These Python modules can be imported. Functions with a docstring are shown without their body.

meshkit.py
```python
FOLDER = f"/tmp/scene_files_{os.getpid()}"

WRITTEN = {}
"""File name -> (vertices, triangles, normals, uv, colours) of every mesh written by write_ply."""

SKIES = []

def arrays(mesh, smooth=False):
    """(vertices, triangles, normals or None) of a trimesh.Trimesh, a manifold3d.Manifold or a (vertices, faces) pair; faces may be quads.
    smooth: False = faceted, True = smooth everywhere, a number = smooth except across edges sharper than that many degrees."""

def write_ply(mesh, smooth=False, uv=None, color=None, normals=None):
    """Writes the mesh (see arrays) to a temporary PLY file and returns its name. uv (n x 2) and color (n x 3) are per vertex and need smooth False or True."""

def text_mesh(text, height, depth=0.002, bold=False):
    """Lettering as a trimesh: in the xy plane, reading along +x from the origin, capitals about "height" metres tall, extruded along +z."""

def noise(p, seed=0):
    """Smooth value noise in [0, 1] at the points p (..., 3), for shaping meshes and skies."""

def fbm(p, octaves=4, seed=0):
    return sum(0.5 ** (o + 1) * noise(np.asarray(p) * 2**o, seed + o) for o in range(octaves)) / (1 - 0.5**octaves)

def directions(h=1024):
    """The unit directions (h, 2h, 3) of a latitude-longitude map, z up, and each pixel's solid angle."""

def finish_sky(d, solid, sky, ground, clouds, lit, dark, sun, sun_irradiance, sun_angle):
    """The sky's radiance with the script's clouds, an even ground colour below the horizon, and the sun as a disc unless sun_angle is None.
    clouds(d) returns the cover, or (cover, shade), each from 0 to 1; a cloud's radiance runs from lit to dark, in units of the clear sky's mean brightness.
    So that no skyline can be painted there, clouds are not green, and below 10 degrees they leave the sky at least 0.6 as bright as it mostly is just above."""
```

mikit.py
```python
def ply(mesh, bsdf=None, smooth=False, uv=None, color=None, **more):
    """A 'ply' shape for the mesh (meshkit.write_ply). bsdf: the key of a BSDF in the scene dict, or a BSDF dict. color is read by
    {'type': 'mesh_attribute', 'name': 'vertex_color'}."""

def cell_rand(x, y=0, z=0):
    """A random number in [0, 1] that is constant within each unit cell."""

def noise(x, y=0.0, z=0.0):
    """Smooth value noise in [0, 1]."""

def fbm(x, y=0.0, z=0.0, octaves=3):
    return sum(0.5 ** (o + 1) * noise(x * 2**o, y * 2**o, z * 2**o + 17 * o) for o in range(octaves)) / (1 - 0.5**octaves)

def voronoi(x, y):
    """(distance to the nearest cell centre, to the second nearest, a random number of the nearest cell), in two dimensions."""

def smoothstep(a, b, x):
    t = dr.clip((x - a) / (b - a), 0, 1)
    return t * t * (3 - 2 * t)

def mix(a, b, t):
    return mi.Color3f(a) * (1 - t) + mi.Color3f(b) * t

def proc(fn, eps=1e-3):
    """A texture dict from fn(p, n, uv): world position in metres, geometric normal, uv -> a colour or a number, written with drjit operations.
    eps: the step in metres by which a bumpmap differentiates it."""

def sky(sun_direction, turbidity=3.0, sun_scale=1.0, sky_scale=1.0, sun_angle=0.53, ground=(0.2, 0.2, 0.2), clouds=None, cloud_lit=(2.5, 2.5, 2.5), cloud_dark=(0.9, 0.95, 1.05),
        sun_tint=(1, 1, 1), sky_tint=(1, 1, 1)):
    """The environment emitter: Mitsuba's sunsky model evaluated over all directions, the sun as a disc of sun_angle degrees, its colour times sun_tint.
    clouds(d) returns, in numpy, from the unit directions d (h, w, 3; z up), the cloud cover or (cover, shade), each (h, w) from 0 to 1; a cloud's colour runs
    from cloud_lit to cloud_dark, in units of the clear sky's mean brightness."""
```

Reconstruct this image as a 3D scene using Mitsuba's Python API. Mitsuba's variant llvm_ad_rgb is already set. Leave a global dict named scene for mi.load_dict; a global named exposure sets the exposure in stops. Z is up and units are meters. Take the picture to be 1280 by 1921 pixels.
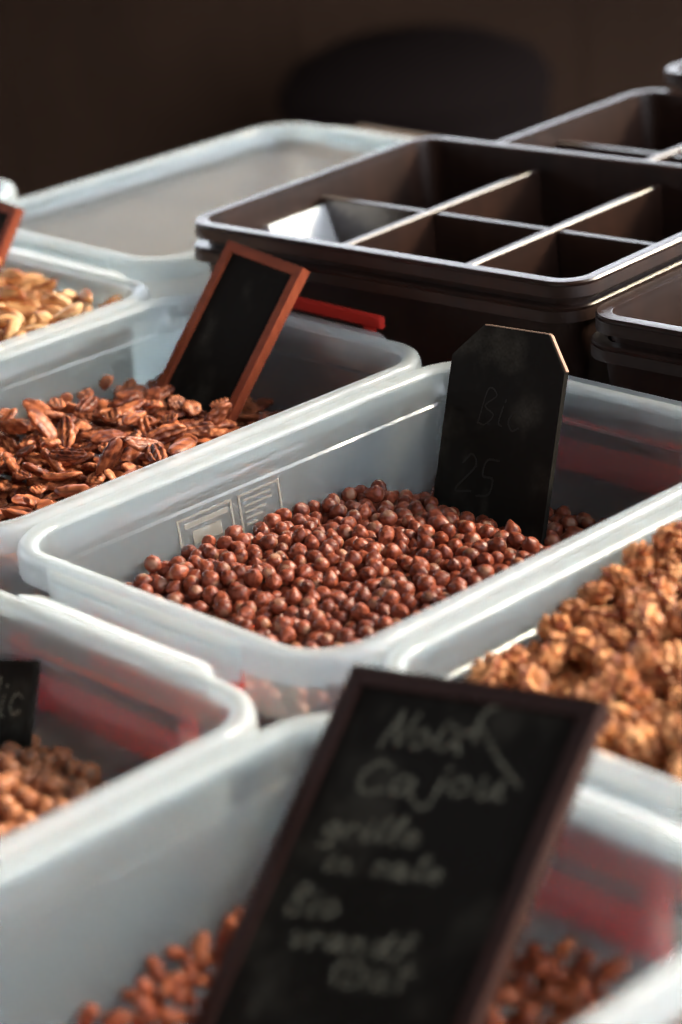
import math, random
import numpy as np
import trimesh
import mitsuba as mi
import mikit, meshkit
from mikit import proc, noise, fbm, smoothstep, mix
from shapely.geometry import LineString, Polygon, box as sbox
from shapely.ops import unary_union
from scipy.spatial import cKDTree

random.seed(5)
rng = np.random.default_rng(5)
T = mi.ScalarTransform4f
scene, labels = {}, {}

# ------------------------------------------------------------------ camera, light, exposure
ZR = 0.94                                   # height of the tub rims above the ground
CAM = np.array([1.0316, -0.6591, ZR + 0.4962])
YAW, PITCH, ROLL = np.radians([-48.82, 22.21, -5.77])
FWD = np.array([np.cos(PITCH) * np.sin(YAW), np.cos(PITCH) * np.cos(YAW), -np.sin(PITCH)])
RGT = np.array([np.cos(YAW), -np.sin(YAW), 0.0])
UPV = np.cross(RGT, FWD)
UPV = -RGT * np.sin(ROLL) + UPV * np.cos(ROLL)
exposure = 4.38
scene['camera'] = {
    'type': 'thinlens', 'fov': math.degrees(2 * math.atan(640 / 4491.0)), 'fov_axis': 'x',
    'aperture_radius': 0.0085, 'focus_distance': 1.45, 'near_clip': 0.05, 'far_clip': 200.0,
    'to_world': T().look_at(origin=CAM.tolist(), target=(CAM + FWD).tolist(), up=UPV.tolist())}
scene['daylight'] = mikit.sky((0.42, 0.80, 0.58), turbidity=3, sun_scale=0.30, sun_angle=15, sun_tint=(0.94, 1.0, 1.06), clouds=lambda d: 1.0, cloud_lit=(2.33, 2.5, 2.72))

# ------------------------------------------------------------------ materials
def rgb(*c): return {'type': 'rgb', 'value': list(c)}
def two(b): return {'type': 'twosided', 'bsdf': b}

def plastic(key, color, rough, spec, diff_trans):
    scene[key] = {'type': 'principledthin', 'base_color': rgb(*color), 'roughness': rough, 'spec_trans': spec, 'eta': 1.45, 'diff_trans': diff_trans}
def wavy(p, n, uv):
    return fbm(p.x * 22, p.y * 22, p.z * 40, octaves=2) * 0.7 + 0.06 * fbm(p.x * 160, p.y * 160, p.z * 260, octaves=2)
def scuffed(key, rough, spec):
    scene[key] = {'type': 'bumpmap', 'arbitrary': proc(wavy, eps=2e-3), 'scale': 0.0030,
                  'bsdf': {'type': 'principledthin', 'base_color': rgb(0.925, 0.965, 0.972), 'roughness': rough, 'spec_trans': spec, 'eta': 1.45, 'diff_trans': 1.0}}
scuffed('clear_plastic', 0.12, 0.88)
scuffed('rim_plastic', 0.17, 0.64)
plastic('red_plastic', (0.78, 0.075, 0.055), 0.35, 0.0, 1.1)

def tray_col(p, n, uv):
    s = fbm(p.x * 60, p.y * 60, p.z * 9, octaves=3)
    return mix((0.009, 0.0052, 0.0042), (0.032, 0.0130, 0.0080), s)
scene['black_plastic'] = two({'type': 'principled', 'base_color': proc(tray_col), 'roughness': 0.45, 'specular': 0.3})
scene['black_gloss'] = two({'type': 'principled', 'base_color': proc(tray_col), 'roughness': 0.28, 'specular': 1.0})

def board_col(p, n, uv):
    s = smoothstep(0.50, 0.80, fbm(p.x * 45, p.y * 45, p.z * 30, octaves=4))
    g = noise(p.x * 700, p.y * 700, p.z * 700)
    return mix((0.010, 0.0085, 0.007), (0.042, 0.038, 0.030), s * (0.4 + 0.6 * g))
scene['chalkboard'] = two({'type': 'principled', 'base_color': proc(board_col), 'roughness': 0.9, 'specular': 0.08})

def frame_col(p, n, uv):
    g = fbm(p.x * 40 + p.z * 30, p.y * 260, p.z * 60, octaves=3)
    return mix((0.17, 0.030, 0.012), (0.30, 0.066, 0.026), g)
scene['terracotta_wood'] = two({'type': 'principled', 'base_color': proc(frame_col), 'roughness': 0.7, 'specular': 0.2})
def darkframe_col(p, n, uv):
    g = fbm(p.x * 60, p.y * 160, p.z * 60, octaves=3)
    return mix((0.017, 0.0060, 0.0045), (0.033, 0.0105, 0.0075), g)
scene['mahogany_wood'] = two({'type': 'principled', 'base_color': proc(darkframe_col), 'roughness': 0.7, 'specular': 0.2})
scene['edge_wood'] = two({'type': 'principled', 'base_color': rgb(0.27, 0.16, 0.10), 'roughness': 0.7})
def chalk_col(p, n, uv):
    g = noise(p.x * 330, p.y * 330, p.z * 330) * 0.6 + 0.4 * noise(p.x * 1200, p.y * 1200, p.z * 1200)
    return mix((0.015, 0.0145, 0.011), (0.26, 0.248, 0.19), g)
scene['chalk'] = two({'type': 'diffuse', 'reflectance': proc(chalk_col)})
scene['faint_chalk'] = two({'type': 'diffuse', 'reflectance': rgb(0.028, 0.026, 0.024)})
scene['card_paper'] = two({'type': 'principled', 'base_color': rgb(0.80, 0.81, 0.83), 'roughness': 0.6})
scene['sticker_print'] = {'type': 'principledthin', 'base_color': rgb(0.66, 0.63, 0.58), 'roughness': 0.3, 'spec_trans': 0.66, 'diff_trans': 0.8}
def table_col(p, n, uv):
    g = fbm(p.x * 4, p.y * 60, p.z * 4, octaves=4)
    return mix((0.06, 0.036, 0.020), (0.14, 0.085, 0.050), g)
scene['table_wood'] = two({'type': 'principled', 'base_color': proc(table_col), 'roughness': 0.6})
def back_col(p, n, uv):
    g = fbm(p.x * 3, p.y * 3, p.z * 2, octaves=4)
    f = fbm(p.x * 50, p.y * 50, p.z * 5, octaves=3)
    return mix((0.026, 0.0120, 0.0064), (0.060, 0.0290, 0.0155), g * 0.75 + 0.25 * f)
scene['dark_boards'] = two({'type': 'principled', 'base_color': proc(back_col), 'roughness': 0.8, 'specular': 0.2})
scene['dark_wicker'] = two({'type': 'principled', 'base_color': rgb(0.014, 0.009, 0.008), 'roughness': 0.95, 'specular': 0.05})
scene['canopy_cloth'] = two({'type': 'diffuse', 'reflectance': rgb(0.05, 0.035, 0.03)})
def ground_col(p, n, uv):
    g = fbm(p.x * 6, p.y * 6, octaves=4); s = noise(p.x * 90, p.y * 90)
    return mix((0.020, 0.015, 0.012), (0.045, 0.034, 0.027), g * 0.7 + 0.3 * s)
scene['asphalt'] = two({'type': 'principled', 'base_color': proc(ground_col), 'roughness': 0.9, 'specular': 0.2})
def nutmat(key, rough, spec, bump=None):
    b = {'type': 'principled', 'base_color': {'type': 'mesh_attribute', 'name': 'vertex_color'}, 'roughness': rough, 'specular': spec}
    scene[key] = two(b)
nutmat('hazelnut_skin', 0.44, 0.36)
nutmat('nut_flesh', 0.46, 0.40)

# ------------------------------------------------------------------ helpers
def tag(key, label=None, cat=None, group=None, kind=None):
    d = {}
    if label: d['label'] = label
    if cat: d['category'] = cat
    if group: d['group'] = group
    if kind: d['kind'] = kind
    labels[key] = d
_count = {}
def numbered(name):
    n = _count.get(name, 0); _count[name] = n + 1
    return name if n == 0 else f'{name}_{n:03d}'
def put(key, mesh, bsdf, smooth=30, **kw):
    scene[key] = mikit.ply(mesh, bsdf, smooth=smooth, **kw)
    return key
def part(parent, name, mesh, bsdf, smooth=30, label=None):
    k = f'{parent}__{name}'; i = 1
    while k in scene:
        k = f'{parent}__{name}_{i:03d}'; i += 1
    put(k, mesh, bsdf, smooth)
    if label: labels[k] = {'label': label}
    return k
def cbox(x0, x1, y0, y1, z0, z1, c=0.002):
    """box with chamfered edges"""
    v = []
    for sx, X in ((1, x0), (-1, x1)):
        for sy, Y in ((1, y0), (-1, y1)):
            for sz, Z in ((1, z0), (-1, z1)):
                v += [(X, Y + sy * c, Z + sz * c), (X + sx * c, Y, Z + sz * c), (X + sx * c, Y + sy * c, Z)]
    return trimesh.convex.convex_hull(np.array(v))
def rrect(x0, x1, y0, y1, r, n=8):
    r = max(r, 1e-4); pts = []
    for cx, cy, a0 in ((x1 - r, y1 - r, 0), (x0 + r, y1 - r, 90), (x0 + r, y0 + r, 180), (x1 - r, y0 + r, 270)):
        for k in range(n + 1):
            a = math.radians(a0 + 90 * k / n); pts.append((cx + r * math.cos(a), cy + r * math.sin(a)))
    return np.array(pts)
def loft(loops, cap0=False, cap1=False, closed=False):
    n = len(loops[0]); v = np.vstack(loops); f = []
    m = len(loops)
    for i in range(m if closed else m - 1):
        a, b = i * n, ((i + 1) % m) * n
        for j in range(n):
            k = (j + 1) % n
            f += [(a + j, a + k, b + k), (a + j, b + k, b + j)]
    if cap0:
        v = np.vstack([v, loops[0].mean(0)]); c = len(v) - 1
        f += [(c, (j + 1) % n, j) for j in range(n)]
    if cap1:
        v = np.vstack([v, loops[-1].mean(0)]); c = len(v) - 1; a = (m - 1) * n
        f += [(c, a + j, a + (j + 1) % n) for j in range(n)]
    me = trimesh.Trimesh(v, np.array(f), process=False)
    return me
def shell(x0, x1, y0, y1, r, prof, closed=False, cap0=False, cap1=False, n=9):
    """prof: list of (inset, z); every loop is the rim outline moved inwards by inset"""
    L = []
    for d, z in prof:
        p = rrect(x0 + d, x1 - d, y0 + d, y1 - d, max(r - d, 0.004), n)
        L.append(np.column_stack([p, np.full(len(p), z)]))
    return loft(L, cap0, cap1, closed)

# ------------------------------------------------------------------ the setting
g = trimesh.Trimesh([(-60, -60, 0), (60, -60, 0), (60, 60, 0), (-60, 60, 0)], [(0, 1, 2), (0, 2, 3)], process=False)
put('ground', g, 'asphalt', False); tag('ground', 'dark paved market ground in deep shade behind the stall', 'ground', kind='structure')

# trestle table that carries everything
ZT = 0.80
tb = 'market_table'
tag(tb, 'dark brown wooden stall table under the plastic tubs and trays', 'table')
for i in range(11):
    y0 = -0.62 + i * 0.165
    part(tb, 'top_plank', cbox(-0.98, 0.78, y0, y0 + 0.162, ZT - 0.03, ZT - (0.0004 if i % 2 else 0.001), 0.002), 'table_wood', False)
part(tb, 'apron', cbox(-0.94, 0.74, -0.58, -0.555, ZT - 0.12, ZT - 0.0305), 'table_wood', False)
part(tb, 'apron', cbox(-0.94, 0.74, 1.12, 1.145, ZT - 0.12, ZT - 0.0305), 'table_wood', False)
for x in (-0.90, 0.66):
    for y in (-0.55, 1.06):
        part(tb, 'leg', cbox(x, x + 0.05, y, y + 0.05, 0.0, ZT - 0.031), 'table_wood', False)

# dark board front of the stall behind
DV = np.array([-0.7526, 0.6585, 0]); DR = np.array([0.6585, 0.7526, 0])
def world_from(back, side, up):      # metres behind the table along the alley, sideways, up
    return np.array([CAM[0], CAM[1], 0]) + DV * back + DR * side + np.array([0, 0, up])
def slab(b0, b1, s0, s1, z0, z1, c=0.01):
    m = cbox(b0, b1, s0, s1, z0, z1, c); V = m.vertices
    m.vertices = np.array([CAM[0], CAM[1], 0]) + V[:, :1] * DV + V[:, 1:2] * DR + np.array([0, 0, 1.0]) * V[:, 2:]
    return m
bc = 'stall_counter'
tag(bc, 'dark brown boarded counter of the stall across the alley', 'counter')
edges = np.linspace(-3.2, 3.2, 11)
for i in range(10):
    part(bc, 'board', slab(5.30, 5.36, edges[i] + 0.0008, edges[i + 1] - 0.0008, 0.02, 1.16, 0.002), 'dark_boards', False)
part(bc, 'shade_ledge', slab(4.25, 5.95, -3.25, 3.25, 1.162, 1.205), 'dark_boards', False)  # top drawn far forward, out of view, to shade the basket and boards
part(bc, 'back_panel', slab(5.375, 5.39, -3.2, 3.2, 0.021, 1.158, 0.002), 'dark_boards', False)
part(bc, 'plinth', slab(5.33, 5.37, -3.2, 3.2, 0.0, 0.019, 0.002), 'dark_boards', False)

# rounded dark basket that stands in front of it
bk = 'dark_basket'
tag(bk, 'dark round-topped basket standing in the shade behind the trays', 'basket')
ang = np.linspace(0, 2 * np.pi, 33)[:-1]
def ring(rx, ry, z, c):
    return np.array([c + DV * (ry * math.sin(a)) + DR * (rx * math.cos(a)) + np.array([0, 0, z]) for a in ang])
c0 = world_from(4.82, 0.235, 0)
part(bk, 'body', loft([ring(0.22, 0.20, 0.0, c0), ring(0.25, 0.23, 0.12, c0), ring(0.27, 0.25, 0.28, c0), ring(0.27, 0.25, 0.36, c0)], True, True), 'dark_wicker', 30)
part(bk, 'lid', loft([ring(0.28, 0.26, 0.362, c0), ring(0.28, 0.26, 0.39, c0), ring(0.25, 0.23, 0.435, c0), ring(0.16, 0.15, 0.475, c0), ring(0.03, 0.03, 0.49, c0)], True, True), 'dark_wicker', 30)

# unseen roofs and wall, added and sized to cut light from above and in front
cn = 'shade_canopy'
tag(cn, 'unseen dark fabric canopy overhead, sized to shade the stall and alley', 'canopy')
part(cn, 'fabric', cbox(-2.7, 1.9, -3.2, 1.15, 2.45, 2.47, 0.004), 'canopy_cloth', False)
part(cn, 'valance', cbox(-2.7, 1.9, 1.151, 1.165, 2.33, 2.47, 0.003), 'canopy_cloth', False)
for x in (-2.65, 1.82):
    for y in (-3.1, 0.50 if x < 0 else 1.08):
        part(cn, 'post', cbox(x, x + 0.05, y, y + 0.05, 0.0, 2.449), 'table_wood', False)
c2 = 'added_far_canopy'  # added roof out of view that keeps the background dark
tag(c2, 'unseen dark canopy added over the far counter to shade the background', 'canopy')
part(c2, 'fabric', slab(2.35, 6.6, -3.8, 1.9, 2.62, 2.64, 0.004), 'canopy_cloth', False)
for b_, s_ in ((2.45, -3.7), (2.45, 1.82), (6.5, -3.7), (6.5, 1.82)):
    part(c2, 'post', slab(b_, b_ + 0.05, s_ - 0.025, s_ + 0.025, 0.0, 2.618, 0.003), 'table_wood', False)
hw = 'added_wall'  # unseen wall put in to darken faces turned to the camera
tag(hw, 'unseen dark wall added behind the camera to block light from that side', 'wall')
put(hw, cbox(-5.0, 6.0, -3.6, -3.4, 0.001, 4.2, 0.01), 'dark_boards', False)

# ------------------------------------------------------------------ plastic tubs
W, L, D, RC = 0.272, 0.372, 0.140, 0.040
def tub(x0, y0, label, near_clip=True, far_clip=True, flip_far=False, near_up=False, L=L, dz=0.0):
    t = numbered('plastic_tub'); tag(t, label, 'plastic tub', 'translucent plastic tubs on the stall')
    x1, y1 = x0 + W, y0 + L
    z = ZR + dz
    # walls, floor: one thin-walled body
    inner = [(0.0115, -0.003), (0.0125, -0.012), (0.0145, -0.0150), (0.0149, -0.0215), (0.0163, -0.0230), (0.0167, -0.030), (0.0180, -0.0490), (0.0192, -0.060), (0.0270, -0.118), (0.0300, -0.130), (0.0360, -0.1365), (0.0460, -0.1383)]
    outer = [(0.0460, -0.1400), (0.0350, -0.1383), (0.0284, -0.1312), (0.0254, -0.1185), (0.0176, -0.0602), (0.0163, -0.0492), (0.0150, -0.0302), (0.0146, -0.0235), (0.0131, -0.0220), (0.0128, -0.0156), (0.0107, -0.0125), (0.0100, -0.003)]
    m1 = shell(x0, x1, y0, y1, RC, [(d, z + h) for d, h in inner + outer], closed=True)
    n = len(rrect(0, 1, 0, 1, .1, 9))
    part(t, 'basin', m1, 'clear_plastic', 35)
    # floor sheets close the hole in the middle of the loft
    fl = []
    for d, h, s in ((0.046, -0.1383, 1), (0.046, -0.14, -1)):
        p = rrect(x0 + d, x1 - d, y0 + d, y1 - d, 0.004, 9); P = np.column_stack([p, np.full(len(p), z + h)])
        V = np.vstack([P, P.mean(0)]); k = len(P)
        F = [(k, j, (j + 1) % k) if s > 0 else (k, (j + 1) % k, j) for j in range(k)]
        fl.append(trimesh.Trimesh(V, F, process=False))
    part(t, 'floor', trimesh.util.concatenate(fl), 'clear_plastic', False)
    # rolled rim, an upside-down channel
    rim = [(0.0098, -0.0045), (0.0022, -0.0025), (0.0014, -0.006), (0.0006, -0.0165), (-0.0010, -0.0168), (-0.0008, -0.0060), (0.0004, -0.0018), (0.0024, -0.0002), (0.0050, 0.0003), (0.0085, -0.0003), (0.0108, -0.0018), (0.0118, -0.0040)]
    part(t, 'rim', shell(x0, x1, y0, y1, RC, [(d, z + h) for d, h in rim], closed=True), 'rim_plastic', 40)
    cx = (x0 + x1) / 2
    for end, s in ((y0, -1), (y1, 1)):
        # grip flange in the middle of the short end
        pts = []
        ys = [0.0012, 0.0085, 0.0105, 0.0108, 0.0090, 0.0012]; zs = [-0.0015, -0.0022, -0.0045, -0.0220, -0.0225, -0.0060]
        Ls = []
        for x in np.linspace(-0.078, 0.078, 15):
            q = min(1.0, (0.078 - abs(x)) / 0.012); q = 0.25 + 0.75 * math.sin(q * math.pi / 2)
            Ls.append(np.array([(cx + x, end + s * (0.0012 + (yy - 0.0012) * q), z + zz) for yy, zz in zip(ys, zs)]))
        part(t, 'grip_flange', loft(Ls, True, True), 'rim_plastic', 40)
        if (s < 0 and not near_clip) or (s > 0 and not far_clip): continue
        up = (s > 0 and flip_far) or (s < 0 and near_up)
        h = []
        a = 0.074 if s > 0 else 0.064; arm = a - 0.006
        if up:
            yy0, yy1 = end + s * 0.0125, end + s * 0.0175
            h.append(cbox(cx - a - 0.006, cx + a - 0.010, yy0, yy1, z - 0.002, z + 0.0072, 0.0015))
            for sx in (-1, 1):
                h.append(cbox(cx + sx * 0.050 - 0.0055, cx + sx * 0.050 + 0.0055, yy0 + 0.0005, yy1 - 0.0005, z - 0.016, z - 0.0015, 0.0012))
        else:
            yy0, yy1 = end - s * 0.0055, end - s * 0.0105
            y_a, y_b = min(yy0, yy1), max(yy0, yy1)
            h.append(cbox(cx - a, cx + a, y_a, y_b, z - 0.058, z - 0.037, 0.0015))
            h.append(cbox(cx - a, cx + a, y_a + 0.001, y_b - 0.001, z - 0.0265, z - 0.0225, 0.001))
            for sx in (-1, 1):
                h.append(cbox(cx + sx * arm - 0.0065, cx + sx * arm + 0.0065, y_a + 0.0006, y_b - 0.0006, z - 0.040, z - 0.0175, 0.0012))
        part(t, 'clip_handle', trimesh.util.concatenate(h), 'red_plastic', False, 'red clip handle')
    return t, (x0, x1, y0, y1)

XH, XP, XB, XW = -0.019, -0.297, -0.575, 0.259
tH, rH = tub(XH, 0.000, 'clear plastic tub in the centre holding brown hazelnuts')
tP, rP = tub(XP, -0.004, 'clear plastic tub holding the pecan halves, left of the hazelnut tub', flip_far=True)
tB, rB = tub(XB, -0.006, 'clear plastic tub at left holding pale brazil nuts', far_clip=False)
tW, rW = tub(XW, 0.010, 'clear plastic tub at right holding orange walnut halves')
tC, rC = tub(-0.006, -0.405, 'clear plastic tub at lower left with small round nuts')
tK, rK = tub(0.272, -0.388, 'clear plastic tub at the bottom behind the large chalkboard, holding roasted cashews')
tE, rE = tub(-0.628, 0.396, 'empty clear plastic tub behind, left of the black trays', far_clip=False, near_clip=False)
tF, rF = tub(-0.925, 0.128, 'clear plastic tub of which only a corner shows at the far left edge', far_clip=False, near_clip=False)

# moulded marking on the long wall of the hazelnut tub
mk = []
def wall_bar(y0, y1, d0, d1):
    def xw(d): return XH + 0.0167 + (d - 0.030) * 0.0684 + 0.0002
    v = [(xw(d) + o, y, ZR - d) for d in (d0, d1) for y in (y0, y1) for o in (-0.0002, 0.0005)]
    return trimesh.convex.convex_hull(np.array(v))
for (a, b) in ((0.118, 0.160), (0.165, 0.198)):
    mk += [wall_bar(a, b, 0.0262, 0.0275), wall_bar(a, a + 0.0014, 0.0275, 0.050), wall_bar(b - 0.0014, b, 0.0275, 0.050)]
for k in range(5):
    mk.append(wall_bar(0.169, 0.169 + 0.008 + 0.017 * rng.random(), 0.0300 + k * 0.0038, 0.0311 + k * 0.0038))
mk.append(wall_bar(0.123, 0.156, 0.0300, 0.0330)); mk.append(wall_bar(0.128, 0.150, 0.0360, 0.0440))
part(tH, 'moulded_marking', trimesh.util.concatenate(mk), 'sticker_print', False, 'pale rectangular moulded marking on the long wall')

# ------------------------------------------------------------------ black divided trays
def tray(cx, cy, ztop, rot, label, w=0.362, l=0.276, h=0.155, dividers=True):
    t = numbered('black_tray'); tag(t, label, 'tray', 'black divided plastic trays')
    M = trimesh.transformations.rotation_matrix(math.radians(rot), [0, 0, 1]); M[:3, 3] = (cx, cy, 0)
    x0, x1, y0, y1 = -w / 2, w / 2, -l / 2, l / 2
    def add(name, m, sm=30):
        m.apply_transform(M); return part(t, name, m, 'black_gloss' if name in ('rim', 'divider') else 'black_plastic', sm)
    body = [(0.0100, -0.002), (0.0110, -0.010), (0.0210, -h + 0.008), (0.0260, -h + 0.002), (0.034, -h + 0.0015), (0.034, -h), (0.0250, -h), (0.0190, -h + 0.007), (0.0090, -0.011), (0.0080, -0.002)]
    add('body', shell(x0, x1, y0, y1, 0.026, [(d, ztop + z) for d, z in body], closed=True))
    p = rrect(x0 + .0335, x1 - .0335, y0 + .0335, y1 - .0335, .004, 9)
    V = np.vstack([np.column_stack([p, np.full(len(p), ztop - h + 0.001)]), [[0, 0, ztop - h + 0.001]]]); k = len(p)
    add('floor', trimesh.Trimesh(V, [(k, j, (j + 1) % k) for j in range(k)], process=False), False)
    rim = [(0.0110, -0.0030), (0.0006, -0.0030), (0.0000, -0.0012), (0.0012, 0.0), (0.0092, 0.0), (0.0108, -0.0008)]
    add('rim', shell(x0, x1, y0, y1, 0.026, [(d, ztop + z) for d, z in rim], closed=True), 40)
    add('lip', shell(x0, x1, y0, y1, 0.026, [(d, ztop + z) for d, z in [(0.0014, -0.0032), (0.0002, -0.0032), (-0.0004, -0.0105), (0.0012, -0.0105)]], closed=True), 40)
    if dividers:
        zt = ztop - 0.013
        for fx in (-1 / 6, 1 / 6):
            xx = fx * (w - 0.02)
            add('divider', cbox(xx - 0.0038, xx + 0.0038, y0 + 0.0135, y1 - 0.0135, ztop - h + 0.002, zt, 0.001), False)
        ys = 0.0
        xs = [-(w / 2) + 0.0135, -(w - 0.02) / 6 - 0.0041, -(w - 0.02) / 6 + 0.0041, (w - 0.02) / 6 - 0.0041, (w - 0.02) / 6 + 0.0041, w / 2 - 0.0135]
        for a, b in zip(xs[::2], xs[1::2]):
            add('divider', cbox(a, b, ys - 0.0036, ys + 0.0036, ztop - h + 0.002, zt - 0.0018, 0.001), False)
    return t
ZA = ZR + 0.042
tray(-0.142, 0.540, ZA, 4.3, 'black divided tray in the middle with six compartments, on top of its stack')
tray(-0.147, 0.541, ZA - 0.018, 4.3, 'lower black tray nested under the middle six compartment tray', dividers=False)
tray(0.234, 0.551, ZA - 0.012, 3.5, 'black divided tray at the right edge of the photo, beside the six compartment tray')
tray(0.230, 0.550, ZA - 0.030, 3.5, 'lower black tray nested under the tray at the right edge', dividers=False)
tray(-0.146, 0.812, ZR + 0.020, 3.5, 'black divided tray at the back behind the six compartment tray')
tray(-0.150, 0.813, ZR + 0.002, 3.5, 'lower black tray nested under the back divided tray', dividers=False)
tray(-0.160, 1.098, ZR + 0.032, 3.5, 'farthest black tray of which only a pale rim corner shows at upper right')

# folded white card in the left front compartment
wc = 'white_card'
m = cbox(-0.032, 0.032, -0.0008, 0.0008, 0, 0.105, 0.0003)
m2 = cbox(-0.032, 0.032, 0.0010, 0.016, 0.1035, 0.105, 0.0003)
mm = trimesh.util.concatenate([m, m2])
mm.apply_transform(trimesh.transformations.rotation_matrix(math.radians(-20), [1, 0, 0]))
mm.apply_transform(trimesh.transformations.rotation_matrix(math.radians(94.3), [0, 0, 1]))
mm.apply_translation((-0.267, 0.497, ZA - 0.119))
put(wc, mm, 'card_paper', False); tag(wc, 'folded white card standing in the left compartment of the middle tray', 'card')

# ------------------------------------------------------------------ where the signs stand
def pose(TL, yaw, lean, roll):
    yaw, lean, roll = map(math.radians, (yaw, lean, roll))
    u = np.array([math.cos(yaw), math.sin(yaw), 0]); nn = np.array([-math.sin(yaw), math.cos(yaw), 0])
    v = np.array([0, 0, 1]) * math.cos(lean) + nn * math.sin(lean)
    U = u * math.cos(roll) - v * math.sin(roll); V = v * math.cos(roll) + u * math.sin(roll)
    M = np.eye(4); M[:3, 0], M[:3, 1], M[:3, 2] = U, V, np.cross(U, V)
    M[:3, 3] = TL; return M            # board plane: x right, y up, z towards the viewer; top left corner at the origin
M1 = pose((0.304, -0.0235, ZR + 0.027), -4.8, 50.3, -12.5)
M2 = pose((-0.236, 0.372, ZR + 0.043), 0, 38.5, 5.6)
M3 = pose((0.0165, 0.340, ZR + 0.036), -3, 20, -4)
M4 = pose((-0.591, 0.372, ZR + 0.041), 0, 33.5, 3.7); M4[:3, 3] += M4[:3, 0] * 0.024
M5 = pose((0.007, -0.060, ZR - 0.040), -1, 28.6, -14.6)

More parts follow.
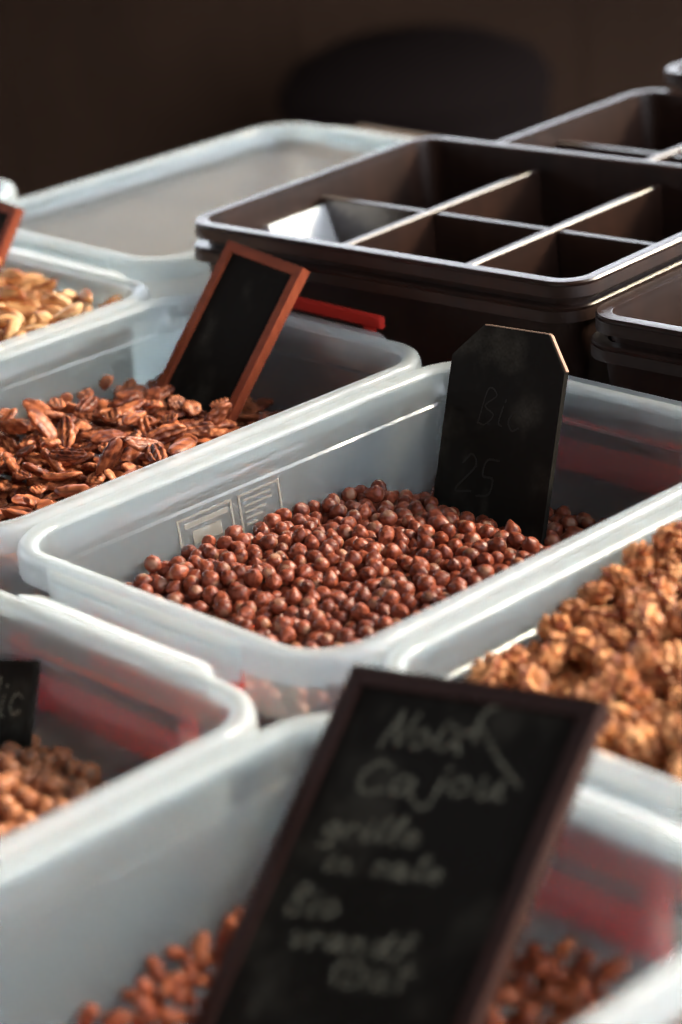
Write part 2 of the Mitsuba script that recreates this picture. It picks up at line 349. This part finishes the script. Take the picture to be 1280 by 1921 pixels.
# ------------------------------------------------------------------ heaps of nuts
def relax(N, r, xy, base, steps=70, seed=1, zspan=0.03):
    """spheres of radius r settle on the sloping bed base(x, y) inside the rounded walls"""
    g = np.random.default_rng(seed)
    x0, x1, y0, y1, rc = xy
    P = np.column_stack([g.uniform(x0, x1, N), g.uniform(y0, y1, N), np.zeros(N)])
    P[:, 2] = base(P[:, 0], P[:, 1]) + g.uniform(0, zspan, N)
    R = r * g.uniform(0.84, 1.12, N)
    for s in range(steps):
        P[:, 2] -= 0.12 * r if s < steps - 20 else 0.02 * r
        for _ in range(2):
            pr = cKDTree(P).query_pairs(2.15 * r, output_type='ndarray')
            if len(pr):
                d = P[pr[:, 1]] - P[pr[:, 0]]; l = np.linalg.norm(d, axis=1) + 1e-9
                o = R[pr[:, 0]] + R[pr[:, 1]] - l; k = o > 0
                mv = d[k] / l[k, None] * (o[k] * 0.5)[:, None] * 0.8
                np.add.at(P, pr[k, 0], -mv); np.add.at(P, pr[k, 1], mv)
            P[:, 0] = np.clip(P[:, 0], x0 + R, x1 - R); P[:, 1] = np.clip(P[:, 1], y0 + R, y1 - R)
            cx = np.clip(P[:, 0], x0 + rc, x1 - rc); cy = np.clip(P[:, 1], y0 + rc, y1 - rc)
            dx, dy = P[:, 0] - cx, P[:, 1] - cy; dd = np.hypot(dx, dy); k = dd > rc - R
            f = (rc - R[k]) / np.maximum(dd[k], 1e-9); f = np.clip(f, 0, 1)
            P[k, 0] = cx[k] + dx[k] * f; P[k, 1] = cy[k] + dy[k] * f
            b = base(P[:, 0], P[:, 1]); P[:, 2] = np.maximum(P[:, 2], b + R)
    for _ in range(4):
        nb = cKDTree(P).query_ball_point(P, 2.35 * r)
        ok = np.array([P[i, 2] < b[i] + 1.6 * R[i] or sum(P[j, 2] < P[i, 2] - 0.35 * r for j in q) >= 2 for i, q in enumerate(nb)])
        P, R, b = P[ok], R[ok], b[ok]
    return P, R

def clear_of(P, R, M, w, h, front=False):
    q = (P - M[:3, 3]) @ M[:3, :3]; a, b, c = q.T
    hit = (a > -R) & (a < w + R) & (b < R) & (b > -h - R) & (c > -0.007 - 0.8 * R) & ((c < 0.8 * R) | front)
    return P[~hit], R[~hit]

def shown(P, R, rect, ins=0.013):
    """how much of each sphere is open to the eye: area seen in a small depth map, over the tub's own rim"""
    V = P - CAM; zc = V @ FWD; rr = np.cross(FWD, UPV)
    sx = V @ rr / zc * 4491 * 0.533 + 341; sy = 512 - V @ UPV / zc * 4491 * 0.533; sr = R / zc * 4491 * 0.533
    t = (CAM[2] - ZR) / (CAM[2] - P[:, 2]); hit = CAM + (P - CAM) * t[:, None]
    ok = (hit[:, 0] > rect[0] + ins) & (hit[:, 0] < rect[1] - ins) & (hit[:, 1] > rect[2] + ins) & (hit[:, 1] < rect[3] - ins)
    ids = np.full((1024, 682), -1); dep = np.full((1024, 682), 9.0)
    for i in np.argsort(zc):
        a, b, c = int(sx[i]), int(sy[i]), int(math.ceil(sr[i]))
        u0, u1, v0, v1 = max(a - c, 0), min(a + c + 1, 682), max(b - c, 0), min(b + c + 1, 1024)
        if u0 >= u1 or v0 >= v1: continue
        yy, xx = np.mgrid[v0:v1, u0:u1]; k = ((xx - sx[i]) ** 2 + (yy - sy[i]) ** 2 < sr[i] ** 2) & (dep[v0:v1, u0:u1] > zc[i])
        ids[v0:v1, u0:u1][k] = i; dep[v0:v1, u0:u1][k] = zc[i]
    n = np.bincount(ids[ids >= 0], minlength=len(P))
    return np.where(ok, n, 0)

def rot_random(g, flat=None):
    q = g.normal(size=4); q /= np.linalg.norm(q)
    if flat is not None:                     # lying: spin about z, then a modest tilt
        a = g.uniform(0, 2 * np.pi); Rz = trimesh.transformations.rotation_matrix(a, [0, 0, 1])
        ax = [math.cos(b := g.uniform(0, 6.28)), math.sin(b), 0]
        Rt = trimesh.transformations.rotation_matrix(g.normal(0, flat), ax)
        fl = trimesh.transformations.rotation_matrix(math.pi * (g.random() < 0.4), [1, 0, 0])
        return (Rt @ Rz @ fl)
    return trimesh.transformations.quaternion_matrix(q)

def heap(kind, P, R, n_vis, variants, low, bsdf, label, cat, group, stuff_label, rs, flat=None, most=300, minpx=14, seed=3):
    """variants: [(mesh, colours)] about 1 m in radius; those that show most become things, the others one stuff mesh"""
    g = np.random.default_rng(seed)
    order = [i for i in np.argsort(-n_vis) if n_vis[i] >= minpx][:most]
    plies = [mikit.ply(m, bsdf, smooth=True, color=c) for m, c in variants]
    keep = set(order)
    Ms = {}
    for i in range(len(P)):
        M = rot_random(g, flat); s = R[i] * rs
        M = M.copy(); M[:3, :3] *= s; M[:3, 3] = P[i]; Ms[i] = (M, g.integers(len(variants)))
    for i in order:
        k = numbered(kind); M, v = Ms[i]
        scene[k] = {**plies[v], 'to_world': T(M)}
        tag(k, label, cat, group)
    rest = [i for i in range(len(P)) if i not in keep]
    if rest:
        vv, ff, cc, at = [], [], [], 0
        for i in rest:
            M, v = Ms[i]; m, c = (variants if n_vis[i] > 0 else low)[v]
            vv.append(m.vertices @ M[:3, :3].T + M[:3, 3]); ff.append(m.faces + at); cc.append(c); at += len(m.vertices)
        k = kind + 's' if not kind.endswith('s') else kind
        k = k if k not in scene else numbered(k)
        put(k, trimesh.Trimesh(np.vstack(vv), np.vstack(ff), process=False), bsdf, True, color=np.vstack(cc))
        tag(k, stuff_label, cat, kind='stuff')

def N3(p, f, seed=0, o=3): return meshkit.fbm(np.asarray(p) * f + 31.7, o, seed)
def lerp(a, b, t): return np.asarray(a)[None] * (1 - t[:, None]) + np.asarray(b)[None] * t[:, None]
def sst(a, b, x): t = np.clip((x - a) / (b - a), 0, 1); return t * t * (3 - 2 * t)

# --- hazelnut: slightly pointed globe with a matt scar and fine stripes along the skin
def hazel(seed, sub=3, tone=(1, 1, 1), dark=(0.082, 0.0145, 0.0068), light=(0.245, 0.056, 0.025), size=1.0):
    m = trimesh.creation.icosphere(subdivisions=sub); v = m.vertices.copy()
    u = v[:, 2]; ph = np.arctan2(v[:, 1], v[:, 0])
    w = 0.98 - 0.10 * np.clip(u, 0, 1) ** 2 - 0.04 * np.clip(-u, 0, 1) ** 3
    out = v * np.column_stack([w, w * (0.93 + 0.02 * (seed % 4)), np.where(u > 0, 1.08 + 0.24 * np.clip(u, 0, 1) ** 7, 0.90)])
    out *= 1 + 0.22 * (N3(v, 1.5, seed)[:, None] - 0.5) + 0.05 * (N3(v, 5, seed)[:, None] - 0.5)
    rib = 0.012 * np.cos(ph * 11 + seed) * (1 - u ** 2); out *= (1 + rib)[:, None]
    m = trimesh.Trimesh(out * size, m.faces, process=False)
    st = meshkit.noise(np.column_stack([np.cos(ph) * 7, np.sin(ph) * 7, u * 1.2]) + seed * 3.1, seed)
    bl = N3(v, 2.4, seed + 9)
    c = lerp(dark, light, np.clip(0.25 * st + 0.75 * sst(0.25, 0.75, bl), 0, 1))
    scar = sst(-0.72, -0.88, u); c = c * (1 - scar[:, None]) + np.array([0.23, 0.105, 0.062]) * scar[:, None]
    return m, c * np.array(tone)
tones = [(1, 1, 1), (0.8, 0.75, 0.75), (1.2, 1.25, 1.3), (0.95, 0.9, 0.95), (1.1, 1.0, 0.9), (0.7, 0.65, 0.65), (1.05, 1.1, 1.2), (1.35, 1.45, 1.5)]
HV = [hazel(i, 3, tones[i]) for i in range(8)]; HL = [hazel(i, 1, tones[i]) for i in range(8)]

def inn(rect, d=0.05):            # walls at about 5 cm below the rim
    k = 0.0195
    return (rect[0] + k, rect[1] - k, rect[2] + k, rect[3] - k, RC - k + 0.004)
def heightfield(f, r, lay):
    return lambda x, y: ZR + f(x, y) - lay
def bumps(x, y, a, s, seed): return a * (meshkit.fbm(np.column_stack([x, y, x * 0]) * s, 2, seed) - 0.5)

def h_haz(x, y):
    u, v = x - rH[0], y - rH[2]
    z = -0.048 - 0.008 * sst(0.10, 0.24, v) - 0.003 * sst(0.15, 0.02, v)
    z = z - 0.010 * sst(0.19, 0.24, u) * sst(0.10, 0.0, v)
    z = z - 0.026 * sst(0.235, 0.315, v + 0.06 * (u - 0.1))
    return z + bumps(x, y, 0.010, 16, 4)
r = 0.0049
P, R = relax(3500, r, inn(rH), heightfield(h_haz, r, 0.024), seed=11, zspan=0.028)
P, R = clear_of(P, R, M3, 0.097, 0.175)
n = shown(P, R, rH)
heap('hazelnut', P, R, n, HV, HL, 'hazelnut_skin', 'shelled brown hazelnut lying on the heap in the centre tub', 'hazelnut', 'hazelnuts heaped in the centre tub', 'remaining brown hazelnuts deep in the centre tub', 1.02)

# --- pecan half: long lobed back with deep lengthwise grooves
def pecan(seed, tone, nu=34, nv=26):
    V = []
    for i in range(nu + 1):
        t = -1 + 2 * i / nu; w = (max(0, 1 - abs(t) ** 2.4)) ** 0.55
        for j in range(nv):
            a = 2 * math.pi * j / nv; ca, sa = math.cos(a), math.sin(a)
            y = 0.47 * w * ca * (1 + 0.05 * math.sin(t * 9 + seed))
            if sa >= 0:
                z = w * (0.34 * sa ** 0.8 - 0.20 * (math.exp(-((ca - 0.36) / 0.13) ** 2) + math.exp(-((ca + 0.36) / 0.13) ** 2)) * (0.4 + 0.6 * sa))
                z += 0.025 * w * math.sin(t * 13 + ca * 4 + seed)
            else:
                z = 0.14 * w * sa + 0.12 * w * math.exp(-(ca / 0.18) ** 2)
            V.append((t, y, 0.85 * z + 0.12 * t * t))
    V = np.array(V); F = []
    for i in range(nu):
        for j in range(nv):
            a, b = i * nv + j, i * nv + (j + 1) % nv; F += [(a, b, b + nv), (a, b + nv, a + nv)]
    V += 0.09 * np.column_stack([N3(V, 4, seed) - .5, N3(V, 4, seed + 1) - .5, N3(V, 6, seed + 2) - .5])
    sk = N3(V, 2.6, seed + 5); c = lerp((0.11, 0.021, 0.009), (0.40, 0.125, 0.052), sst(0.3, 0.7, sk))
    c = c * np.array(tone)
    vein = sst(0.58, 0.66, N3(V * np.array([1, 5, 3]), 2, seed + 7)); c = c * (1 - 0.35 * vein[:, None])
    return trimesh.Trimesh(V, F, process=False), c
PT = [(1, 1, 1), (0.75, 0.68, 0.66), (1.2, 1.2, 1.15), (0.6, 0.5, 0.5), (1.05, 1, 0.95), (1.35, 1.4, 1.35)]
PV = [pecan(i, PT[i]) for i in range(6)]; PL = [pecan(i, PT[i], 10, 8) for i in range(6)]
for i in (11, 12):                       # broken pieces with paler fracture faces
    for lst, res in ((PV, (26, 20)), (PL, (8, 8))):
        m_, c_ = pecan(i, (1.5, 1.7, 1.8), *res); m_.vertices *= np.array([0.48, 0.9, 0.9]); lst.append((m_, c_))
def h_pec(x, y):
    u, v = x - rP[0], y - rP[2]
    z = -0.046 + 0.018 * np.exp(-((v - 0.25) / 0.10) ** 2 - ((u - 0.17) / 0.09) ** 2) - 0.030 * sst(0.27, 0.36, v) - 0.055 * sst(0.12, 0.22, u) * sst(0.20, 0.29, v)
    return z + bumps(x, y, 0.016, 12, 8)
r = 0.0078
P, R = relax(980, r, inn(rP), heightfield(h_pec, r, 0.030), seed=21, zspan=0.035)
P, R = clear_of(P, R, M2, 0.083, 0.15)
heap('pecan_half', P, R, shown(P, R, rP), PV, PL, 'nut_flesh', 'reddish brown pecan half on the heap in the tub left of centre', 'pecan half', 'pecan halves heaped in the left tub', 'remaining pecan halves deep in the tub left of centre', 1.74, flat=0.5, seed=5)

# --- walnut half: lobed and wrinkled
def walnut(seed, tone, sub=4):
    m = trimesh.creation.icosphere(subdivisions=sub); v = m.vertices.copy()
    n1 = N3(v, 1.7, seed, 1); n2 = N3(v, 4.2, seed + 3, 2)
    fold = np.abs(n1 - 0.5) * 2; fold2 = np.abs(n2 - 0.5) * 2
    rr = 0.52 + 0.50 * sst(0.0, 0.30, fold) + 0.24 * sst(0.0, 0.30, fold2) - 0.26 * np.exp(-(v[:, 1] / 0.13) ** 2) + 0.25 * (N3(v, 1.2, seed + 20, 1) - 0.5)
    out = v * rr[:, None] * np.array([1.0, 0.88, 0.66])
    sk = N3(v, 1.9, seed + 6); c = lerp((0.22, 0.038, 0.010), (0.70, 0.33, 0.135), sst(0.28, 0.68, sk))
    vein = sst(0.55, 0.62, N3(v, 5.5, seed + 8)); c = c * (1 - 0.30 * vein[:, None]) * np.array(tone)
    return trimesh.Trimesh(out, m.faces, process=False), c
WT = [(1, 1, 1), (0.8, 0.72, 0.65), (1.15, 1.15, 1.1), (0.95, 0.85, 0.75), (1.2, 1.3, 1.35), (0.7, 0.6, 0.52)]
WV = [walnut(i * 7 + 1, WT[i]) for i in range(6)]; WL = [walnut(i * 7 + 1, WT[i], 2) for i in range(6)]
def h_wal(x, y):
    u, v = x - rW[0], y - rW[2]
    z = -0.024 + 0.016 * np.exp(-((v - 0.20) / 0.12) ** 2 - ((u - 0.16) / 0.10) ** 2) + 0.008 * sst(0.05, 0.2, v) - 0.030 * sst(0.28, 0.36, v) - 0.006 * sst(0.14, 0.04, v) * sst(0.14, 0.04, u) + 0.006
    return z + bumps(x, y, 0.016, 14, 9)
r = 0.0081
P, R = relax(940, r, inn(rW), heightfield(h_wal, r, 0.034), seed=31, zspan=0.035)
heap('walnut_half', P, R, shown(P, R, rW), WV, WL, 'nut_flesh', 'wrinkled orange walnut half on the heap in the right tub', 'walnut half', 'walnut halves heaped in the right tub', 'remaining walnut halves deep in the right tub', 1.06, seed=7)

# --- brazil nut: long three-sided kernel, cream with brown skin along the edges
def brazil(seed, tone, nu=18, nv=15):
    V, E = [], []
    for i in range(nu + 1):
        t = -1 + 2 * i / nu; w = (max(0, 1 - abs(t) ** 2.2)) ** 0.6
        for j in range(nv):
            a = 2 * math.pi * j / nv; e = math.cos(1.5 * (a % (2 * math.pi / 3)) * 2 / 2 * 2)
            k = 0.36 + 0.07 * math.cos(3 * a); E.append(math.cos(3 * a))
            V.append((t, k * w * math.cos(a), k * w * math.sin(a) + 0.12 * (1 - t * t)))
    V = np.array(V); F = []
    for i in range(nu):
        for j in range(nv):
            a, b = i * nv + j, i * nv + (j + 1) % nv; F += [(a, b, b + nv), (a, b + nv, a + nv)]
    V += 0.04 * (N3(V, 4, seed)[:, None] - .5)
    k = sst(0.40, 0.56, 0.80 * N3(V, 1.7, seed + 2) + 0.16 * (np.array(E) * 0.5 + 0.5))
    c = lerp((0.64, 0.39, 0.19), (0.30, 0.088, 0.024), k) * np.array(tone)
    return trimesh.Trimesh(V, F, process=False), c
BV = [brazil(i * 5, t) for i, t in enumerate([(1, 1, 1), (0.95, 0.85, 0.75), (1.05, 1.05, 1.05), (0.9, 0.8, 0.7)])]
BL = [brazil(i * 5, t, 8, 8) for i, t in enumerate([(1, 1, 1), (0.95, 0.85, 0.75), (1.05, 1.05, 1.05), (0.9, 0.8, 0.7)])]
def h_braz(x, y):
    u, v = x - rB[0], y - rB[2]
    z = -0.030 + 0.024 * sst(0.14, 0.30, v) * (1 - 0.4 * sst(0.12, 0.26, u))
    return z + bumps(x, y, 0.018, 12, 10)
r = 0.0080
P, R = relax(780, r, inn(rB), heightfield(h_braz, r, 0.030), seed=41, zspan=0.035)
heap('brazil_nut', P, R, shown(P, R, rB), BV, BL, 'nut_flesh', 'cream brazil nut kernel with brown skin patches in the upper left tub', 'brazil nut', 'brazil nuts heaped in the upper left tub', 'remaining brazil nuts deep in the upper left tub', 1.75, flat=0.6, seed=9)

# --- small round nuts, lower left
SV = [hazel(40 + i, 3, t, (0.26, 0.085, 0.037), (0.50, 0.215, 0.105)) for i, t in enumerate([(1, 1, 1), (0.85, 0.8, 0.75), (1.12, 1.1, 1.05), (0.95, 0.9, 0.9)])]
SL = [hazel(40 + i, 1, t, (0.26, 0.085, 0.037), (0.50, 0.215, 0.105)) for i, t in enumerate([(1, 1, 1), (0.85, 0.8, 0.75), (1.12, 1.1, 1.05), (0.95, 0.9, 0.9)])]
def h_small(x, y):
    u, v = x - rC[0], y - rC[2]
    z = -0.052 - 0.030 * sst(0.29, 0.37, v) + 0.006 * sst(0.25, 0.1, v)
    return z + bumps(x, y, 0.012, 16, 12)
r = 0.0050
P, R = relax(2300, r, inn(rC), heightfield(h_small, r, 0.017), seed=51, zspan=0.02, steps=50)
P, R = clear_of(P, R, M5, 0.085, 0.15)
heap('round_nut', P, R, shown(P, R, rC), SV, SL, 'hazelnut_skin', 'small smooth light brown round nut in the lower left tub', 'nut', 'small round nuts in the lower left tub', 'remaining small round nuts in the lower left tub', 1.04)

# --- roasted cashew: kidney
def cashew(seed, tone, nu=16, nv=12):
    V = []
    for i in range(nu + 1):
        t = -1 + 2 * i / nu; a = t * 1.25; w = (max(0, 1 - abs(t) ** 3)) ** 0.5 * (0.45 + 0.05 * t)
        c = np.array([math.sin(a) * 0.72, math.cos(a) * 0.72 - 0.45, 0]); nrm = np.array([math.sin(a), math.cos(a), 0])
        for j in range(nv):
            b = 2 * math.pi * j / nv; V.append(c + w * (nrm * math.cos(b) + np.array([0, 0, 0.85]) * math.sin(b)))
    V = np.array(V); F = []
    for i in range(nu):
        for j in range(nv):
            a, b = i * nv + j, i * nv + (j + 1) % nv; F += [(a, b, b + nv), (a, b + nv, a + nv)]
    V *= 1 + 0.06 * (N3(V, 4, seed)[:, None] - .5)
    c = lerp((0.20, 0.036, 0.012), (0.40, 0.105, 0.036), sst(0.3, 0.7, N3(V, 2.2, seed + 1))) * np.array(tone)
    return trimesh.Trimesh(V, F, process=False), c
CT = [(1, 1, 1), (0.8, 0.7, 0.65), (1.15, 1.2, 1.2), (0.9, 0.8, 0.8)]
CV = [cashew(60 + i, t) for i, t in enumerate(CT)]; CL = [cashew(60 + i, t, 7, 7) for i, t in enumerate(CT)]
def h_cash(x, y):
    u, v = x - rK[0], y - rK[2]
    z = -0.066 - 0.026 * sst(0.27, 0.15, v) + 0.006 * sst(0.10, 0.2, u) * sst(0.25, 0.33, v)
    return z + bumps(x, y, 0.014, 14, 13)
r = 0.0066
P, R = relax(1250, r, inn(rK), heightfield(h_cash, r, 0.022), seed=61, zspan=0.026, steps=50)
P, R = clear_of(P, R, M1, 0.14, 0.222, True)
heap('cashew', P, R, shown(P, R, rK), CV, CL, 'nut_flesh', 'roasted reddish brown cashew in the bottom tub around the large chalkboard', 'cashew', 'roasted cashews in the bottom tub', 'remaining roasted cashews in the bottom tub', 1.20, seed=11)

# ------------------------------------------------------------------ chalkboard price signs
GL = {  # single-stroke handwriting, unit height 1, x-height 0.55
 'N': [[(0, 0), (0.08, 1)], [(0.08, 1), (0.42, 0.05), (0.55, 1)]], 'C': [[(0.55, 0.85), (0.3, 1), (0.05, 0.6), (0.1, 0.15), (0.35, 0), (0.6, 0.15)]],
 'o': [[(0.25, 0.55), (0.03, 0.3), (0.2, 0), (0.45, 0.25), (0.25, 0.55)]], 'i': [[(0.1, 0.55), (0.08, 0.1), (0.2, 0)], [(0.12, 0.75), (0.13, 0.8)]],
 'x': [[(0, 0.6), (0.45, -0.1)], [(0.42, 0.6), (0.0, -0.05)]], 'a': [[(0.4, 0.5), (0.15, 0.55), (0.03, 0.2), (0.2, 0), (0.4, 0.45), (0.42, 0.05), (0.55, 0.02)]],
 'j': [[(0.25, 0.55), (0.25, -0.25), (0.1, -0.4), (-0.08, -0.25)], [(0.26, 0.75), (0.27, 0.8)]], 'u': [[(0.02, 0.55), (0.05, 0.1), (0.2, 0), (0.4, 0.5), (0.42, 0.05), (0.55, 0.1)]],
 'g': [[(0.4, 0.5), (0.15, 0.55), (0.03, 0.25), (0.2, 0.05), (0.4, 0.45), (0.38, -0.3), (0.1, -0.4)]], 'r': [[(0.05, 0.55), (0.08, 0)], [(0.07, 0.35), (0.2, 0.55), (0.35, 0.5)]],
 'l': [[(0.0, 0.05), (0.22, 0.9), (0.12, 0.95), (0.08, 0.2), (0.22, 0.0)]], 'e': [[(0.03, 0.25), (0.38, 0.35), (0.2, 0.55), (0.02, 0.25), (0.2, 0), (0.42, 0.12)]],
 's': [[(0.35, 0.5), (0.12, 0.52), (0.1, 0.32), (0.34, 0.2), (0.25, 0.0), (0.02, 0.05)]], 'm': [[(0.02, 0.5), (0.06, 0)], [(0.05, 0.35), (0.2, 0.52), (0.26, 0)], [(0.25, 0.35), (0.42, 0.52), (0.48, 0.02), (0.6, 0.05)]],
 'n': [[(0.02, 0.5), (0.06, 0)], [(0.05, 0.35), (0.25, 0.54), (0.34, 0.02), (0.46, 0.05)]], 'B': [[(0.05, 0), (0.12, 1), (0.45, 0.85), (0.15, 0.52), (0.5, 0.3), (0.3, 0), (0.05, 0.02)]],
 'd': [[(0.36, 0.45), (0.12, 0.5), (0.05, 0.1), (0.25, 0.0), (0.42, 0.95), (0.4, 0.05), (0.52, 0.02)]], 'f': [[(0.4, 0.9), (0.22, 0.95), (0.12, -0.3)], [(0.0, 0.5), (0.35, 0.52)]],
 'D': [[(0.05, 0), (0.1, 0.9), (0.5, 0.65), (0.48, 0.15), (0.05, 0)]], 't': [[(0.18, 0.95), (0.15, 0.05), (0.3, 0.02)], [(0.0, 0.62), (0.36, 0.66)]], '-': [[(0.02, 0.3), (0.35, 0.32)]],
 'v': [[(0.02, 0.55), (0.2, 0.0), (0.4, 0.55)]], 'c': [[(0.38, 0.45), (0.18, 0.55), (0.02, 0.25), (0.2, 0), (0.4, 0.1)]], '2': [[(0.05, 0.75), (0.25, 1), (0.45, 0.7), (0.02, 0.02), (0.5, 0.05)]], '5': [[(0.45, 1), (0.1, 0.95), (0.08, 0.55), (0.4, 0.5), (0.4, 0.1), (0.05, 0.0)]],
 '(': [[(0.35, 1.0), (0.05, 0.85), (0.02, 0.55), (0.2, 0.2)]], '/': [[(0.0, 1.0), (0.5, -0.1)]], "'": [[(0.05, 1.0), (0.12, 0.85)]], 'y': [[(0.02, 0.5), (0.1, 0.1), (0.35, 0.15)], [(0.42, 0.55), (0.25, -0.35), (0.0, -0.35)]], ' ': []}
def spline(p, n=7):
    p = np.array(p, float)
    if len(p) < 3: return p
    q = np.vstack([2 * p[0] - p[1], p, 2 * p[-1] - p[-2]]); o = []
    for i in range(1, len(q) - 2):
        for t in np.linspace(0, 1, n, endpoint=False):
            a, b, c, d = q[i - 1], q[i], q[i + 1], q[i + 2]
            o.append(0.5 * (2 * b + (c - a) * t + (2 * a - 5 * b + 4 * c - d) * t * t + (3 * b - a - 3 * c + d) * t ** 3))
    return np.vstack([o, p[-1]])
def script(text, x, y, h, w=0.0016, slope=0.0, stretch=1.15):
    """handwriting as buffered strokes in the board's own plane, baseline at (x, y)"""
    sh, cx = [], x
    g = np.random.default_rng(len(text) * 7 + int(h * 1e5))
    for ch in text:
        for st in GL[ch]:
            p = spline(st) * h * np.array([stretch, 1]); p[:, 0] += p[:, 1] * 0.18 + cx; p[:, 1] += y + slope * (cx - x) + g.normal(0, 0.03) * h
            sh.append(LineString(p).buffer(w * g.uniform(0.4, 0.62), quad_segs=3))
        wd = max([pt[0] for st in GL[ch] for pt in st], default=0.3)
        cx += (wd + 0.16) * h * stretch
    return sh
def strokes_mesh(shapes, depth):
    u = unary_union(shapes); geoms = getattr(u, 'geoms', [u])
    return trimesh.util.concatenate([trimesh.creation.extrude_polygon(s, depth, engine='earcut') for s in geoms])
def framed(label, M, w, h, fw, wood, texts, chalk='chalk'):
    k = numbered('chalkboard_sign'); tag(k, label, 'chalkboard sign')
    def add(name, m, b, sm=False, lab=None):
        m.apply_transform(M); part(k, name, m, b, sm, lab)
    add('board', cbox(fw * 0.6, w - fw * 0.6, -h + fw * 0.6, -fw * 0.6, -0.004, -0.001, 0.0004), 'chalkboard')
    def rail(pts):
        m = trimesh.creation.extrude_polygon(Polygon(pts), 0.0075, engine='earcut'); m.apply_translation((0, 0, -0.006))
        return trimesh.convex.convex_hull(np.vstack([m.vertices * 1.0]))
    e = 0.00015
    add('frame_rail', rail([(e, 0), (w - e, 0), (w - fw - e, -fw), (fw + e, -fw)]), wood)
    add('frame_rail', rail([(e, -h), (w - e, -h), (w - fw - e, -h + fw), (fw + e, -h + fw)]), wood)
    add('frame_rail', rail([(0, -e), (0, -h + e), (fw, -h + fw + e), (fw, -fw - e)]), wood)
    add('frame_rail', rail([(w, -e), (w, -h + e), (w - fw, -h + fw + e), (w - fw, -fw - e)]), wood)
    if texts:
        m = strokes_mesh(texts, 0.0003); m.apply_translation((0, 0, -0.00105)); add('handwriting', m, chalk, False)
    return k
# large sign in the cashew tub
s = 0.14 / 0.11
tx = script("Noix", 0.033, -0.0344, 0.0165, 0.0017, 0.08, 1.25) + script("Cajou", 0.028, -0.0565, 0.0150, 0.0016, 0.10, 1.75) \
   + script("grille", 0.022, -0.0800, 0.0115, 0.0016, 0.07, 1.75) + script("in sale", 0.031, -0.0940, 0.0098, 0.0017, 0.08, 1.85) + script("Bio", 0.020, -0.1165, 0.0135, 0.0016, 0.10, 1.4) \
   + script("vrandf", 0.030, -0.1295, 0.0105, 0.0017, 0.11, 1.75) + script("(Diat", 0.059, -0.1430, 0.0125, 0.0016, 0.18, 1.2)
tx += script("(", 0.078, -0.0300, 0.022, 0.0018, 0, 0.8)
tx.append(LineString([(0.084, -0.020), (0.097, -0.031), (0.114, -0.042)]).buffer(0.0009, quad_segs=3))
framed('large dark framed chalkboard in the foreground with handwritten lines, leaning in the cashew tub', M1, 0.14, 0.222, 0.0085, 'mahogany_wood', tx)
# terracotta framed sign in the pecans
framed('chalkboard with terracotta wooden frame leaning in the pecan tub', M2, 0.083, 0.150, 0.0072, 'terracotta_wood', None)
framed('chalkboard with reddish frame cut off by the left edge above the brazil nuts', M4, 0.083, 0.140, 0.0072, 'terracotta_wood', None)
# tag-shaped slate in the hazelnuts
k = numbered('chalkboard_sign'); tag(k, 'frameless black chalkboard tag with clipped top corners standing in the hazelnuts', 'chalkboard sign')
w3, h3, ch = 0.097, 0.175, 0.021
poly = Polygon([(0, -ch), (ch * 1.15, 0), (w3 - ch * 0.8, 0), (w3, -ch), (w3, -h3), (0, -h3)])
m = trimesh.creation.extrude_polygon(poly.buffer(-0.0003), 0.0030, engine='earcut'); m.apply_translation((0, 0, -0.0036)); m.apply_transform(M3); part(k, 'backing', m, 'chalkboard', False)
m = trimesh.util.concatenate([trimesh.creation.extrude_polygon(LineString(q).buffer(0.0005, cap_style=2), 0.0026, engine='earcut') for q in ([(ch * 1.15 + 0.0005, 0.0002), (w3 - ch * 0.8 - 0.0005, 0.0002)], [(w3 - ch * 0.8 + 0.0002, -0.0003), (w3 - 0.0001, -ch + 0.0006)])])
m.apply_translation((0, 0, -0.0034)); m.apply_transform(M3); part(k, 'worn_edge', m, 'edge_wood', False, 'thin worn tan edge along the top')
m = trimesh.creation.extrude_polygon(poly.buffer(-0.0002), 0.0006, engine='earcut'); m.apply_translation((0, 0, -0.00058)); m.apply_transform(M3); part(k, 'board', m, 'chalkboard', False)
m = strokes_mesh(script("Bic", 0.029, -0.061, 0.022, 0.0012) + script("25", 0.018, -0.104, 0.024, 0.0012), 0.0002); m.apply_translation((0, 0, 0.00003)); m.apply_transform(M3); part(k, 'handwriting', m, 'faint_chalk', False)
# black sign at the lower left edge
k = numbered('chalkboard_sign'); tag(k, 'black frameless chalkboard cut off by the left edge in the lower left tub', 'chalkboard sign')
m = cbox(0, 0.085, -0.15, 0, -0.004, 0, 0.0006); m.apply_transform(M5); part(k, 'board', m, 'chalkboard', False)
m = strokes_mesh(script("lic", 0.050, -0.030, 0.020, 0.0012, 0.1), 0.0002); m.apply_translation((0, 0, 0.0001)); m.apply_transform(M5); part(k, 'handwriting', m, 'chalk', False)
